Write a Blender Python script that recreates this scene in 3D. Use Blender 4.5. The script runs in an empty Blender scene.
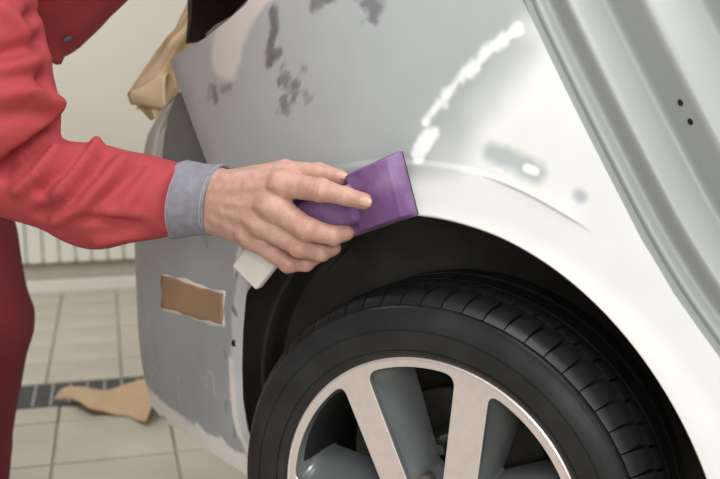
import bpy, bmesh, math, random
import numpy as np
from mathutils import Vector, Matrix
random.seed(7)
rad = math.radians

# ------------------------------------------------------------------ camera
CAM = np.array([0.523, -1.125, 0.940]); YAW = rad(29.1); PITCH = rad(10.0); FPX = 950.0
FW = np.array([-math.sin(YAW)*math.cos(PITCH), math.cos(YAW)*math.cos(PITCH), -math.sin(PITCH)])
RT = np.array([math.cos(YAW), math.sin(YAW), 0.0]); UP = np.cross(RT, FW)
scene = bpy.context.scene
col = scene.collection
cd = bpy.data.cameras.new('camera'); cam = bpy.data.objects.new('camera', cd); col.objects.link(cam)
cd.sensor_width = 36.0; cd.lens = FPX/720*36; cd.clip_start = 0.02
cam.matrix_world = Matrix(((RT[0], UP[0], -FW[0], CAM[0]), (RT[1], UP[1], -FW[1], CAM[1]),
                           (RT[2], UP[2], -FW[2], CAM[2]), (0, 0, 0, 1)))
cd.dof.use_dof = True; cd.dof.focus_distance = 1.27; cd.dof.aperture_fstop = 4.5
scene.camera = cam

# ------------------------------------------------------------------ light
w = bpy.data.worlds.new('World'); scene.world = w; w.use_nodes = True
bg = w.node_tree.nodes['Background']; bg.inputs[0].default_value = (0.97, 0.99, 1.0, 1); bg.inputs[1].default_value = 0.42

def area(name, loc, target, size, sizey, power, colr=(1, 1, 1)):
    l = bpy.data.lights.new(name, 'AREA'); l.shape = 'RECTANGLE'; l.size = size; l.size_y = sizey
    l.energy = power; l.color = colr
    o = bpy.data.objects.new(name, l); col.objects.link(o); o.location = loc
    o.rotation_euler = (Vector(target)-Vector(loc)).to_track_quat('-Z', 'Y').to_euler()
    return o
area('ceiling_lamp_light', (0.9, -1.3, 3.1), (0.6, -0.9, 0), 2.4, 0.7, 48, (1, .985, .96))
area('ceiling_lamp_light', (-1.7, -0.2, 3.1), (-1.7, 0.0, 0), 2.4, 0.5, 18, (1, .985, .96))
area('ceiling_lamp_light', (-2.6, 0.6, 3.1), (-2.7, 1.2, 0), 2.0, 0.5, 34, (1, .985, .96))
area('ceiling_lamp_light', (1.9, 0.0, 3.0), (0.7, -0.1, 0.8), 1.6, 0.7, 30, (1, .99, .97))
area('panel_fill_light', (2.3, -3.4, 2.0), (0.2, 0.0, 0.8), 2.2, 1.6, 85, (1, 1, .98))  # added fill light behind the camera, brightens the white panel

vs = scene.view_settings
vs.view_transform = 'Standard'; vs.look = 'None'; vs.gamma = 1.0; vs.exposure = 0.0; vs.use_curve_mapping = False

# ------------------------------------------------------------------ helpers
def ray(px, py):
    return FW + RT*(px-360)/FPX - UP*(py-239.5)/FPX
def at(px, py, Y):
    """point of the car-side plane Y met by the sight line of a measured picture point"""
    d = ray(px, py); return CAM + d*(Y-CAM[1])/d[1]
def atz(px, py, Z):
    d = ray(px, py); return CAM + d*(Z-CAM[2])/d[2]
def lin(c):
    c = c/255.0
    return c/12.92 if c <= 0.04045 else ((c+0.055)/1.055)**2.4
def rgb(r, g, b): return (lin(r), lin(g), lin(b), 1.0)
def sstep(a, b, x):
    t = np.clip((x-a)/(b-a), 0, 1); return t*t*(3-2*t)
def vnoise(P, s, seed=0):
    """value noise on an (n,3) array, scale s in cells per metre, result -1..1"""
    Q = np.asarray(P)*s + 100.0 + seed*17.3
    i = np.floor(Q).astype(np.int64); f = Q-i; f = f*f*(3-2*f)
    def h(a, b, c):
        n = (a*374761393 + b*668265263 + c*1274126177 + seed*91138233) & 0x7fffffff
        n = ((n ^ (n >> 13))*1103515245) & 0x7fffffff
        n = n ^ (n >> 16)
        return (n & 0xffff)/32767.5-1
    r = 0
    for dx in (0, 1):
        for dy in (0, 1):
            for dz in (0, 1):
                wgt = (f[:, 0] if dx else 1-f[:, 0])*(f[:, 1] if dy else 1-f[:, 1])*(f[:, 2] if dz else 1-f[:, 2])
                r = r + wgt*h(i[:, 0]+dx, i[:, 1]+dy, i[:, 2]+dz)
    return r

def mat(name, color, rough=0.5, metal=0.0, nscale=0, namt=0.1, bump=0.0, bscale=None, coat=0.0, spec=0.5, attr=False, sss=0.0, stretch=None, detail=4, ncol=None):
    m = bpy.data.materials.new(name); m.use_nodes = True
    nt = m.node_tree; b = nt.nodes['Principled BSDF']
    b.inputs['Base Color'].default_value = color; b.inputs['Roughness'].default_value = rough
    b.inputs['Metallic'].default_value = metal; b.inputs['Specular IOR Level'].default_value = spec
    b.inputs['Coat Weight'].default_value = coat; b.inputs['Coat Roughness'].default_value = 0.15
    if sss:
        b.inputs['Subsurface Weight'].default_value = sss; b.inputs['Subsurface Radius'].default_value = (0.012, 0.005, 0.003)
        b.inputs['Subsurface Scale'].default_value = 0.6
    tc = nt.nodes.new('ShaderNodeTexCoord'); mp = nt.nodes.new('ShaderNodeMapping')
    nt.links.new(tc.outputs['Object'], mp.inputs[0])
    if stretch: mp.inputs['Scale'].default_value = stretch
    src = None
    if attr:
        a = nt.nodes.new('ShaderNodeVertexColor'); a.layer_name = 'paint'; src = a.outputs['Color']
        if attr == 'gloss': nt.links.new(a.outputs['Alpha'], b.inputs['Roughness'])
    if nscale:
        n = nt.nodes.new('ShaderNodeTexNoise'); n.inputs['Scale'].default_value = nscale; n.inputs['Detail'].default_value = detail
        nt.links.new(mp.outputs[0], n.inputs['Vector'])
        mx = nt.nodes.new('ShaderNodeMix'); mx.data_type = 'RGBA'
        if ncol is None:
            mx.blend_type = 'MULTIPLY'; mx.inputs['Factor'].default_value = 1.0
            r = nt.nodes.new('ShaderNodeMapRange'); r.inputs[1].default_value = 0.25; r.inputs[2].default_value = 0.75
            r.inputs[3].default_value = 1-namt; r.inputs[4].default_value = 1+namt
            nt.links.new(n.outputs[0], r.inputs[0]); nt.links.new(r.outputs[0], mx.inputs['B'])
        else:
            mx.blend_type = 'MIX'; mx.inputs['B'].default_value = ncol
            r = nt.nodes.new('ShaderNodeMapRange'); r.inputs[1].default_value = 0.45; r.inputs[2].default_value = 0.7
            r.inputs[3].default_value = 0; r.inputs[4].default_value = namt
            nt.links.new(n.outputs[0], r.inputs[0]); nt.links.new(r.outputs[0], mx.inputs['Factor'])
        if src is not None: nt.links.new(src, mx.inputs['A'])
        else: mx.inputs['A'].default_value = color
        src = mx.outputs['Result']
    if src is not None: nt.links.new(src, b.inputs['Base Color'])
    if bump:
        n2 = nt.nodes.new('ShaderNodeTexNoise'); n2.inputs['Scale'].default_value = bscale or nscale*3 or 200; n2.inputs['Detail'].default_value = 3
        nt.links.new(mp.outputs[0], n2.inputs['Vector'])
        bp = nt.nodes.new('ShaderNodeBump'); bp.inputs['Strength'].default_value = bump; bp.inputs['Distance'].default_value = 0.002
        nt.links.new(n2.outputs[0], bp.inputs['Height']); nt.links.new(bp.outputs[0], b.inputs['Normal'])
    return m

def tag(o, label=None, cat=None, group=None, kind=None):
    for k, v in (('label', label), ('category', cat), ('group', group), ('kind', kind)):
        if v: o[k] = v
    return o
def empty(name, loc=(0, 0, 0)):
    o = bpy.data.objects.new(name, None); col.objects.link(o); o.location = loc; o.empty_display_size = 0.05
    return o
def link(name, me, m, parent=None, smooth=True, auto=None):
    o = bpy.data.objects.new(name, me); col.objects.link(o)
    if m is not None and not me.materials: me.materials.append(m)
    if parent is not None:
        o.parent = parent; o.matrix_parent_inverse = Matrix.Translation(-Vector(parent_loc(parent)))
    if smooth: me.polygons.foreach_set('use_smooth', [True]*len(me.polygons))
    if auto: sharp(me, auto)
    return o
def parent_loc(p):
    v = Vector(p.location)
    while p.parent is not None:
        v = v - v if False else v
        p = p.parent
    return v
def sharp(me, deg):
    bm = bmesh.new(); bm.from_mesh(me)
    for e in bm.edges:
        if len(e.link_faces) == 2 and e.calc_face_angle(0) > rad(deg): e.smooth = False
    bm.to_mesh(me); bm.free()
def mesh(name, V, F):
    me = bpy.data.meshes.new(name)
    me.from_pydata([tuple(map(float, v)) for v in V], [], [tuple(int(i) for i in f) for f in F]); me.validate(); me.update()
    return me
def fixn(me):
    bm = bmesh.new(); bm.from_mesh(me); bmesh.ops.recalc_face_normals(bm, faces=bm.faces); bm.to_mesh(me); bm.free()
    return me
def obj(name, V, F, m, parent=None, smooth=True, auto=None, fix=True):
    me = mesh(name, V, F)
    if fix: fixn(me)
    return link(name, me, m, parent, smooth, auto)
def gridfaces(nu, nv, wrapu=False, wrapv=False):
    F = []
    for i in range(nu if wrapu else nu-1):
        for j in range(nv if wrapv else nv-1):
            a, b = i, (i+1) % nu; c, d = j, (j+1) % nv
            F.append((a*nv+c, b*nv+c, b*nv+d, a*nv+d))
    return F
def lathe(name, prof, m, parent, n=96, cen=(0, 0, 0.33), a0=0, a1=360, auto=30):
    """profile of (r, Y) turned about the wheel axle"""
    full = abs(a1-a0) >= 360
    T = np.radians(np.linspace(a0, a1, n, endpoint=not full))
    V = [(cen[0]+r*math.cos(t), cen[1]+y, cen[2]+r*math.sin(t)) for t in T for r, y in prof]
    return obj(name, V, gridfaces(n, len(prof), full), m, parent, True, auto)
def box(c, s, rot=None):
    V = [Vector((sx*s[0]/2, sy*s[1]/2, sz*s[2]/2)) for sx in (-1, 1) for sy in (-1, 1) for sz in (-1, 1)]
    if rot is not None: V = [rot @ v for v in V]
    V = [v+Vector(c) for v in V]
    return V, [(0, 1, 3, 2), (4, 6, 7, 5), (0, 4, 5, 1), (2, 3, 7, 6), (0, 2, 6, 4), (1, 5, 7, 3)]
def bevel(o, wd, seg=2):
    md = o.modifiers.new('Bevel', 'BEVEL'); md.width = wd; md.segments = seg; md.limit_method = 'ANGLE'; md.angle_limit = rad(35)
def solid(o, t, off=-1):
    md = o.modifiers.new('Solidify', 'SOLIDIFY'); md.thickness = t; md.offset = off
def paint(me, C):
    a = me.color_attributes.new('paint', 'FLOAT_COLOR', 'POINT')
    a.data.foreach_set('color', np.asarray(C, dtype=np.float32).ravel())
def verts(me):
    v = np.empty(len(me.vertices)*3, dtype=np.float32); me.vertices.foreach_get('co', v); return v.reshape(-1, 3).astype(float)
def tube(pts, r, n=10):
    P = [Vector(p) for p in pts]; V = []
    for i, p in enumerate(P):
        t = (P[min(i+1, len(P)-1)]-P[max(i-1, 0)]).normalized()
        a = t.orthogonal().normalized(); b = t.cross(a)
        rr = r[i] if hasattr(r, '__len__') else r
        for k in range(n):
            V.append(p+rr*(math.cos(2*math.pi*k/n)*a+math.sin(2*math.pi*k/n)*b))
    F = gridfaces(len(P), n, False, True)
    F.append(tuple(range(n))); F.append(tuple((len(P)-1)*n+k for k in range(n)))
    return V, F

# signed-distance modelling (organic shapes) -------------------------------
def smin(a, b, k):
    h = np.clip(0.5+0.5*(b-a)/k, 0, 1); return b+(a-b)*h-k*h*(1-h)
def cone(P, a, b, r1, r2):
    a = np.asarray(a, float); b = np.asarray(b, float); ab = b-a
    t = np.clip(((P-a)@ab)/max(ab@ab, 1e-12), 0, 1)
    return np.linalg.norm(P-a-t[:, None]*ab, axis=1)-(r1+(r2-r1)*t)
def ellip(P, c, R, rot=None):
    q = P-np.asarray(c, float)
    if rot is not None: q = q@np.asarray(rot)          # world -> local
    R = np.asarray(R, float); k = np.linalg.norm(q/R, axis=1)
    return (k-1)*R.min()*np.where(k > 1, 1, 1)
def nets(sdf, lo, hi, h):
    """surface nets of a signed distance function -> verts, quads"""
    lo = np.asarray(lo, float); n = np.ceil((np.asarray(hi)-lo)/h).astype(int)+1
    ax = [lo[k]+h*np.arange(n[k]) for k in range(3)]
    G = np.stack(np.meshgrid(*ax, indexing='ij'), -1).reshape(-1, 3)
    D = np.concatenate([sdf(g) for g in np.array_split(G, max(1, len(G)//400000))]).reshape(n)
    I = D < 0
    cs = [(i, j, k) for i in (0, 1) for j in (0, 1) for k in (0, 1)]
    sl = lambda A, c: A[c[0]:n[0]-1+c[0], c[1]:n[1]-1+c[1], c[2]:n[2]-1+c[2]]
    cnt = sum(sl(I, c).astype(np.int8) for c in cs)
    act = (cnt > 0) & (cnt < 8)
    idx = np.full(act.shape, -1); ii = np.argwhere(act); idx[act] = np.arange(len(ii))
    acc = np.zeros((len(ii), 3)); num = np.zeros(len(ii))
    dv = {c: D[ii[:, 0]+c[0], ii[:, 1]+c[1], ii[:, 2]+c[2]] for c in cs}
    for c in cs:
        for k in range(3):
            if c[k] == 0:
                e = list(c); e[k] = 1; e = tuple(e)
                a, b = dv[c], dv[e]; x = (a < 0) != (b < 0)
                t = np.where(x, a/np.where(x, a-b, 1), 0)
                p = np.tile(np.array(c, float), (len(ii), 1)); p[:, k] = t
                acc[x] += p[x]; num[x] += 1
    V = lo+h*(ii+acc/num[:, None])
    F = []
    for k in range(3):
        u, v = [(1, 2), (2, 0), (0, 1)][k]
        a = [slice(None)]*3; b = [slice(None)]*3; a[k] = slice(0, -1); b[k] = slice(1, None)
        X = I[tuple(a)] != I[tuple(b)]; q = np.argwhere(X)
        q = q[(q[:, u] > 0) & (q[:, v] > 0) & (q[:, u] < n[u]-1) & (q[:, v] < n[v]-1)]
        if not len(q): continue
        ins = I[q[:, 0], q[:, 1], q[:, 2]]
        def cell(du, dvv):
            c = q.copy(); c[:, u] -= du; c[:, v] -= dvv; return idx[c[:, 0], c[:, 1], c[:, 2]]
        Q = np.stack([cell(1, 1), cell(0, 1), cell(0, 0), cell(1, 0)], 1)
        Q[~ins] = Q[~ins][:, ::-1]; F.append(Q)
    return V, np.concatenate(F)
def vnormals(V, F):
    N = np.zeros_like(V); fn = np.cross(V[F[:, 2]]-V[F[:, 0]], V[F[:, 3]]-V[F[:, 1]])
    for k in range(4): np.add.at(N, F[:, k], fn)
    return N/np.maximum(np.linalg.norm(N, axis=1), 1e-12)[:, None]
def relax(V, F, it=2, lam=0.5):
    for _ in range(it):
        S = np.zeros_like(V); c = np.zeros(len(V))
        for a, b in ((0, 1), (1, 2), (2, 3), (3, 0)):
            np.add.at(S, F[:, a], V[F[:, b]]); np.add.at(S, F[:, b], V[F[:, a]])
            np.add.at(c, F[:, a], 1); np.add.at(c, F[:, b], 1)
        V = V+lam*(S/np.maximum(c, 1)[:, None]-V)
    return V
def segdist(P, pts, rr=None):
    """distance of points to a polyline (3-D)"""
    d = np.full(len(P), 9.0); pts = [np.asarray(p, float) for p in pts]
    for a, b in zip(pts[:-1], pts[1:]): d = np.minimum(d, cone(P, a, b, 0, 0))
    return d

# ------------------------------------------------------------------ materials
M = {}
M['wall'] = mat('wall_plaster', rgb(208, 201, 188), 0.9, nscale=3, namt=0.03)
M['plinth'] = mat('plinth_tile', rgb(196, 190, 176), 0.6, nscale=9, namt=0.08)
M['radiator'] = mat('radiator_enamel', rgb(222, 219, 208), 0.45, nscale=6, namt=0.03)
M['tile'] = mat('floor_tile', rgb(176, 169, 152), 0.42, nscale=4, namt=0.14, bump=0.05, bscale=60)
M['grout'] = mat('floor_grout', rgb(164, 157, 140), 0.9, nscale=6, namt=0.85, ncol=rgb(112, 106, 93))
M['drain'] = mat('drain_dark', rgb(52, 54, 53), 0.6, nscale=20, namt=0.2)
M['drain_bar'] = mat('drain_bar', rgb(150, 152, 148), 0.5, nscale=30, namt=0.2)
M['paint'] = mat('quarter_paint', rgb(170, 172, 174), 0.4, attr='gloss', nscale=14, namt=0.03, coat=0.0, bump=0.01, bscale=8)
M['bumper'] = mat('bumper_primer', rgb(160, 162, 164), 0.5, attr='gloss', nscale=22, namt=0.05, bump=0.015, bscale=25)
M['jamb'] = mat('jamb_primer', rgb(160, 164, 160), 0.42, nscale=6, namt=0.03)
M['liner'] = mat('liner_plastic', rgb(78, 75, 70), 0.5, nscale=12, namt=0.25, bump=0.05, bscale=90)
M['black'] = mat('hole_shade_black', rgb(12, 12, 12), 0.8)
M['rubber'] = mat('tyre_rubber', rgb(24, 25, 26), 0.36, nscale=14, namt=0.4, ncol=rgb(56, 57, 58), bump=0.06, bscale=140)
M['tread'] = mat('tread_rubber', rgb(36, 37, 38), 0.42, nscale=25, namt=0.3, bump=0.06, bscale=140)
M['alu'] = mat('polished_alloy', rgb(226, 213, 208), 0.34, metal=0.45, nscale=70, namt=0.16, ncol=rgb(188, 172, 166), bump=0.05, bscale=160, detail=2)
M['gun'] = mat('gunmetal_paint', rgb(142, 145, 145), 0.18, metal=0.45, nscale=10, namt=0.12, coat=0.6)
M['barrel'] = mat('rim_barrel', rgb(40, 41, 41), 0.4, metal=0.4)
M['steel'] = mat('brake_steel', rgb(120, 118, 112), 0.4, metal=0.8, nscale=40, namt=0.3)
M['disc'] = mat('brake_disc_steel', rgb(74, 70, 64), 0.5, metal=0.5, nscale=40, namt=0.3)
M['glass'] = mat('dark_glass', rgb(12, 13, 14), 0.35, spec=0.2, nscale=8, namt=0.3)
M['trim'] = mat('grey_trim', rgb(120, 122, 124), 0.35, nscale=30, namt=0.2, stretch=(1, 1, 6))
M['recess'] = mat('recess_primer', rgb(118, 121, 118), 0.55, nscale=18, namt=0.08)
M['film'] = mat('masking_film', rgb(186, 180, 172), 0.4, nscale=16, namt=0.1, bump=0.2, bscale=40)
M['kraft'] = mat('kraft_paper', rgb(206, 184, 150), 0.8, nscale=8, namt=0.06, bump=0.1, bscale=70)
M['kraft2'] = mat('kraft_paper_floor', rgb(186, 158, 124), 0.8, nscale=8, namt=0.06, bump=0.1, bscale=70)
M['patch'] = mat('brown_patch', rgb(164, 132, 104), 0.7, nscale=14, namt=0.06)
M['torn'] = mat('torn_edge', rgb(222, 216, 206), 0.8, nscale=40, namt=0.06)
M['purple'] = mat('purple_foam', rgb(110, 71, 122), 0.6, nscale=22, namt=0.6, ncol=rgb(160, 132, 170), bump=0.08, bscale=150)
M['abr'] = mat('white_abrasive', rgb(226, 222, 214), 0.8, nscale=30, namt=0.05)
M['sheet'] = mat('sanding_sheet', rgb(70, 60, 72), 0.9)
M['skin'] = mat('skin', rgb(206, 160, 138), 0.46, attr=True, nscale=90, namt=0.12, bump=0.3, bscale=300, sss=0.08)
M['nail'] = mat('fingernail', rgb(204, 164, 148), 0.36)
M['red'] = mat('red_workwear', rgb(170, 62, 67), 0.85, nscale=14, namt=0.05, bump=0.12, bscale=500)
M['darkred'] = mat('red_trousers', rgb(112, 34, 42), 0.88, nscale=14, namt=0.06, bump=0.12, bscale=500)
M['denim'] = mat('grey_cuff', rgb(132, 131, 140), 0.9, nscale=90, namt=0.15, bump=0.25, bscale=420)
M['stitch'] = mat('cuff_stitch', rgb(168, 166, 170), 0.9)
M['hair'] = mat('hair', rgb(58, 44, 34), 0.7, nscale=60, namt=0.4, stretch=(1, 1, .2))
M['shoe'] = mat('shoe_leather', rgb(40, 38, 36), 0.6, nscale=30, namt=0.2)
M['eye'] = mat('eye_white', rgb(228, 224, 218), 0.2)
M['shirt'] = mat('grey_blue_patch', rgb(120, 128, 138), 0.9)

# ------------------------------------------------------------------ the room
RA = rad(44)
RX = np.array([math.cos(RA), math.sin(RA), 0]); RD = np.array([-math.sin(RA), math.cos(RA), 0])
W0 = np.array([-2.522, 1.824, 0.0])         # a point on the foot of the far wall
def room(a, b, z=0.0):                      # a along the wall, b towards the wall (0 at wall foot)
    return W0 + RX*a + RD*b + np.array([0, 0, z])
rot_room = Matrix.Rotation(RA, 3, 'Z')
def rbox(a0, a1, b0, b1, z0, z1):
    return box(room((a0+a1)/2, (b0+b1)/2, (z0+z1)/2), (a1-a0, b1-b0, z1-z0), rot_room)
floor = tag(obj('floor', *rbox(-5, 6, -5, 0.3, -0.12, -0.006), M['grout'], smooth=False), kind='structure')
tag(obj('wall_back', *rbox(-5, 6, 0.06, 0.26, -0.05, 3.3), M['wall'], smooth=False), kind='structure')
bb = tag(obj('baseboard_back', *rbox(-5, 6, 0.02, 0.07, -0.02, 0.115), M['plinth'], smooth=False), kind='structure')
bevel(bb, 0.006)
kb = tag(obj('trim_1', *rbox(-5, 6, -0.02, 0.025, -0.02, 0.055), M['radiator'], smooth=False), kind='structure'); bevel(kb, 0.012, 3)

# floor tiles: square, near side and far side of the drain channel
DR0, DR1 = -1.513, -1.303                    # drain channel (b range)
def tile_mesh(ta, tb):
    tv, tf = box((0, 0, -0.003), (ta-0.007, tb-0.007, 0.010)); tm = mesh('tile', tv, tf)
    bm = bmesh.new(); bm.from_mesh(tm); bmesh.ops.bevel(bm, geom=[e for e in bm.edges], offset=0.0015, segments=1, affect='EDGES'); bm.to_mesh(tm); bm.free()
    tm.materials.append(M['tile']); return tm
def add_tile(tm, a, b):
    o = bpy.data.objects.new('tile', tm); col.objects.link(o); o.parent = floor
    o.location = room(a, b, random.uniform(-0.0006, 0.0006)); o.rotation_euler = (random.uniform(-.002, .002), random.uniform(-.002, .002), RA)
TN_, TC_, TF_ = tile_mesh(.295, .295), tile_mesh(.295, .130), tile_mesh(.225, .215)
for i in range(-6, 11):
    add_tile(TC_, -.02+(i+.5)*.295, -1.581)
    for k in range(8): add_tile(TN_, -.02+(i+.5)*.295, -1.646-(k+.5)*.295)
for k in range(6):
    for i in range(-9, 14): add_tile(TF_, -.07+(i+.5)*.225, DR1+0.004+(k+.5)*.215)

# drain channel with its grate bars
dr = empty('floor_drain', room(0, (DR0+DR1)/2, 0)); tag(dr, 'dark drain channel with pale cross bars set in the tiled floor', 'drain')
def local(o_parent, V): return V
obj('channel', *rbox(-2.2, 3.6, DR0+.004, DR1-.004, -0.004, 0.0005), M['drain'], dr, smooth=False)
for k in range(-24, 66):
    obj('bar', *rbox(k*0.05, k*0.05+0.006, DR0+.008, DR1-.008, 0.0005, 0.003), M['drain_bar'], dr, smooth=False)

# radiator on the far wall
rd = empty('radiator', room(0, -0.02, 0)); tag(rd, 'white flat column radiator on the far wall above the plinth', 'radiator')
sv, sf = rbox(0, 0.061, -0.055, -0.005, 0.135, 0.56)
sm_ = mesh('section', [Vector(v)-Vector(room(0, 0)) for v in sv], sf)
bm = bmesh.new(); bm.from_mesh(sm_); bmesh.ops.bevel(bm, geom=[e for e in bm.edges], offset=0.006, segments=2, affect='EDGES'); bm.to_mesh(sm_); bm.free()
sm_.materials.append(M['radiator'])
for k in range(-16, 12):
    o = bpy.data.objects.new('section', sm_); col.objects.link(o); o.parent = rd
    o.location = Vector(room(k*0.067-0.005, 0)) - Vector(rd.location)
for z in (0.17, 0.53):
    obj('header_pipe', *tube([room(-1.1, -0.02, z), room(0.86, -0.02, z)], 0.014), M['radiator'], rd)
for a in (-0.9, 0.6):
    obj('bracket', *rbox(a, a+.03, -0.01, 0.058, 0.30, 0.36), M['radiator'], rd, smooth=False)

# ------------------------------------------------------------------ the car
car = empty('car', (0, 0, 0))
tag(car, 'car with grey and white primer patches on its quarter panel, over an alloy wheel', 'car')
_pl = [(-1.2, -.03, 0), (0, -.03, 0), (.37, .05, .40), (.62, .165, .55), (.76, .267, 1.08), (.84, .40, 2.5), (.875, .55, 6)]
_ps, _py = [], []
for (s0, y0, m0), (s1, y1, m1) in zip(_pl[:-1], _pl[1:]):
    h = s1-s0
    for t in np.linspace(0, 1, 60, endpoint=False):
        _ps.append(s0+h*t)
        _py.append((2*t**3-3*t**2+1)*y0+(t**3-2*t**2+t)*h*m0+(-2*t**3+3*t**2)*y1+(t**3-t**2)*h*m1)
_ps.append(.875); _py.append(.55); _ps = np.array(_ps); _py = np.array(_py)
def plan(x): return np.interp(-np.asarray(x, float), _ps, _py)
CX, CZ = 0.0, 0.33
def Sq(x, z):
    """outer skin of the quarter panel"""
    x = np.asarray(x, float); z = np.asarray(z, float)
    r = np.hypot(x-CX, z-CZ); a = np.degrees(np.arctan2(z-CZ, x-CX))
    rc = np.interp(a, [60, 67, 74, 82, 91, 110], [.481, .484, .489, .495, .496, .50])
    fl = (1-sstep(-.004, .005, r-rc))*sstep(64, 74, a)*(1-sstep(94, 112, a))*0.0028
    fl = fl*sstep(74, 82, a) + .0030*sstep(-.004, .0005, r-rc)*np.exp(-np.maximum(0, r-rc)/.022)*sstep(61, 67, a)*(1-sstep(74, 84, a))
    lip = 0.004*(1-sstep(0.40, 0.445, r))
    return plan(x)+0.40*np.maximum(0, z-0.80)**2 + 0.03*np.maximum(0, x-.1)**2 - fl - lip
def Sb(x, z):
    """outer skin of the bumper"""
    return plan(x)+0.7*np.maximum(0, 0.45-np.asarray(z, float))**2+0.5*np.maximum(0, np.asarray(z, float)-.70)**2
def on(px, py, S):
    Y = 0.0
    for _ in range(60):
        p = at(px, py, Y); Y = 0.5*Y+0.5*float(S(p[0], p[2]))
    return at(px, py, Y)
def onq(px, py): return on(px, py, Sq)
def onb(px, py): return on(px, py, Sb)

# arch edge: polar table about the axle
arch_px = [(710, 476), (663, 392), (613, 320), (563, 280), (523, 250), (480, 227), (440, 216), (415, 216)]
tab = []
for q in arch_px:
    p = onq(*q); tab.append((math.degrees(math.atan2(p[2]-CZ, p[0])), math.hypot(p[0], p[2]-CZ)))
arch_b = [(268, 262), (250, 275), (245.5, 300), (243, 330), (242, 365), (243, 400), (248, 432), (255, 452), (262, 474), (266, 495)]
tabb = []
for q in arch_b:
    p = onb(*q); tabb.append((math.degrees(math.atan2(p[2]-CZ, p[0])), math.hypot(p[0], p[2]-CZ)))
ta = sorted(tab+[tabb[0], tabb[1]]+[(-20, .405), (0, .404)])
_rp = np.polyfit([t[0] for t in ta], [t[1] for t in ta], 5)
def r_arch(a): return np.polyval(_rp, np.clip(a, -15, 136))

# door-opening edge of the quarter panel (x, z)
door_px = [(522, 0), (540, 38), (565, 90), (600, 160), (640, 238), (674, 295), (700, 332), (722, 362)]
door = [(0.055, 1.19), (0.095, 1.10)] + [tuple(onq(*q)[[0, 2]]) for q in door_px]
dl = door[-1]
door += [(dl[0]+.055, dl[1]-.055), (dl[0]+.105, dl[1]-.115), (dl[0]+.14, dl[1]-.19), (dl[0]+.155, dl[1]-.28), (dl[0]+.158, dl[1]-.37)]
seamA = onq(268, 262)[[0, 2]]
lampL = onq(207, 163)[[0, 2]]; tip = onq(170, 60)[[0, 2]]
upper = [onq(205, 38)[[0, 2]], onq(228, 20)[[0, 2]], onq(246, 4)[[0, 2]]]
ang = lambda p: math.degrees(math.atan2(p[1]-CZ, p[0]-CX))
# outer outline from the sill up the door opening, over the top, down the lamp opening; each vertex is tied to an angle of the arch
a_hi, a_lo = ang(seamA), -12.0
outl = [(door[-1], a_lo)]
dr_ = door[::-1]; kz = [ang(p) for p in dr_]
ka = np.interp(np.arange(len(dr_)), [0, 5, len(dr_)-3, len(dr_)-1], [a_lo, 26, 80, 90])
outl = list(zip(dr_, ka))+[((upper[-1][0]+.10, 1.19), 108), ((upper[-1][0]+.05, 1.10), 110)]+[(tuple(u), a) for u, a in zip(upper[::-1], (112, 115, 118))]
outl += [(tuple(tip), 123), (tuple(0.45*lampL+0.55*tip+np.array([.004, 0])), 126), (tuple(lampL), a_hi)]
oa = np.array([o[1] for o in outl]); ox = np.array([o[0][0] for o in outl]); oz = np.array([o[0][1] for o in outl])
angs = np.array(sorted(set(np.round(np.linspace(a_lo, a_hi, 560), 5)) | set(np.round(oa, 5))))
angs = angs[(angs >= a_lo) & (angs <= a_hi)]
NT = 300; rows = NT+6
rA = r_arch(angs); cA, sA = np.cos(np.radians(angs)), np.sin(np.radians(angs))
Ix, Iz = CX+rA*cA, CZ+rA*sA; Ox, Oz = np.interp(angs, oa, ox), np.interp(angs, oa, oz)
V = np.zeros((len(angs), rows, 3))
y0 = Sq(Ix, Iz)
for k, (dr0, dy) in enumerate(((.012, .026), (.001, .024), (-.002, .010), (-.0016, .003))):
    V[:, k] = np.stack([Ix+dr0*cA, y0+dy, Iz+dr0*sA], 1)
t = np.linspace(0, 1, NT)[None, :]
V[:, 4:4+NT, 0] = Ix[:, None]*(1-t)+Ox[:, None]*t; V[:, 4:4+NT, 2] = Iz[:, None]*(1-t)+Oz[:, None]*t
yo = Sq(Ox, Oz); ddx, ddz = Ox-Ix, Oz-Iz; dl_ = np.hypot(ddx, ddz)
V[:, NT+4] = np.stack([Ox, yo+.004, Oz], 1); V[:, NT+5] = np.stack([Ox-.004*ddx/dl_, yo+.020, Oz-.004*ddz/dl_], 1)
V[:, 4:4+NT, 1] = Sq(V[:, 4:4+NT, 0], V[:, 4:4+NT, 2])
V[:, 4, 1] += 0.0008
V = V.reshape(-1, 3)
me = mesh('quarter_panel', V, gridfaces(len(angs), rows))
# paint ---------------------------------------------------------------
def strokes(P, S, pts, wid, soft, wob=0.0, seed=1, wscale=60):
    """mask 0..1 along a measured polyline on the panel; widths in metres"""
    Q = [on(px, py, S) for px, py in pts]
    d = segdist(P*[1, 0, 1], [q*[1, 0, 1] for q in Q])
    if wob: d = d+wob*vnoise(P, wscale, seed)+0.5*wob*vnoise(P, wscale*2.3, seed+5)
    return 1-sstep(wid-soft, wid+soft, d)
def lerp(C, c, m): return C*(1-m[:, None])+np.array(c)[None, :]*m[:, None]
P = V
grey = np.array(rgb(174, 179, 178)[:3]); white = np.array(rgb(240, 240, 237)[:3])
C = np.tile(grey, (len(P), 1)); R = np.full(len(P), 0.42)
lp = np.array([onq(*q) for q in [(530, 0), (505, 40), (470, 88), (438, 135), (415, 175), (405, 230)]])
# side of the feathered white field: everything towards the door opening and the arch lip
xs = np.interp(P[:, 2], lp[::-1, 2], lp[::-1, 0])
dd = (P[:, 0]-xs)+0.022*vnoise(P, 16, 3)+0.012*vnoise(P, 34, 4)
mw = sstep(0.0, 0.075, dd)
C = lerp(C, white, mw); R = R*(1-mw)+0.30*mw
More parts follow.
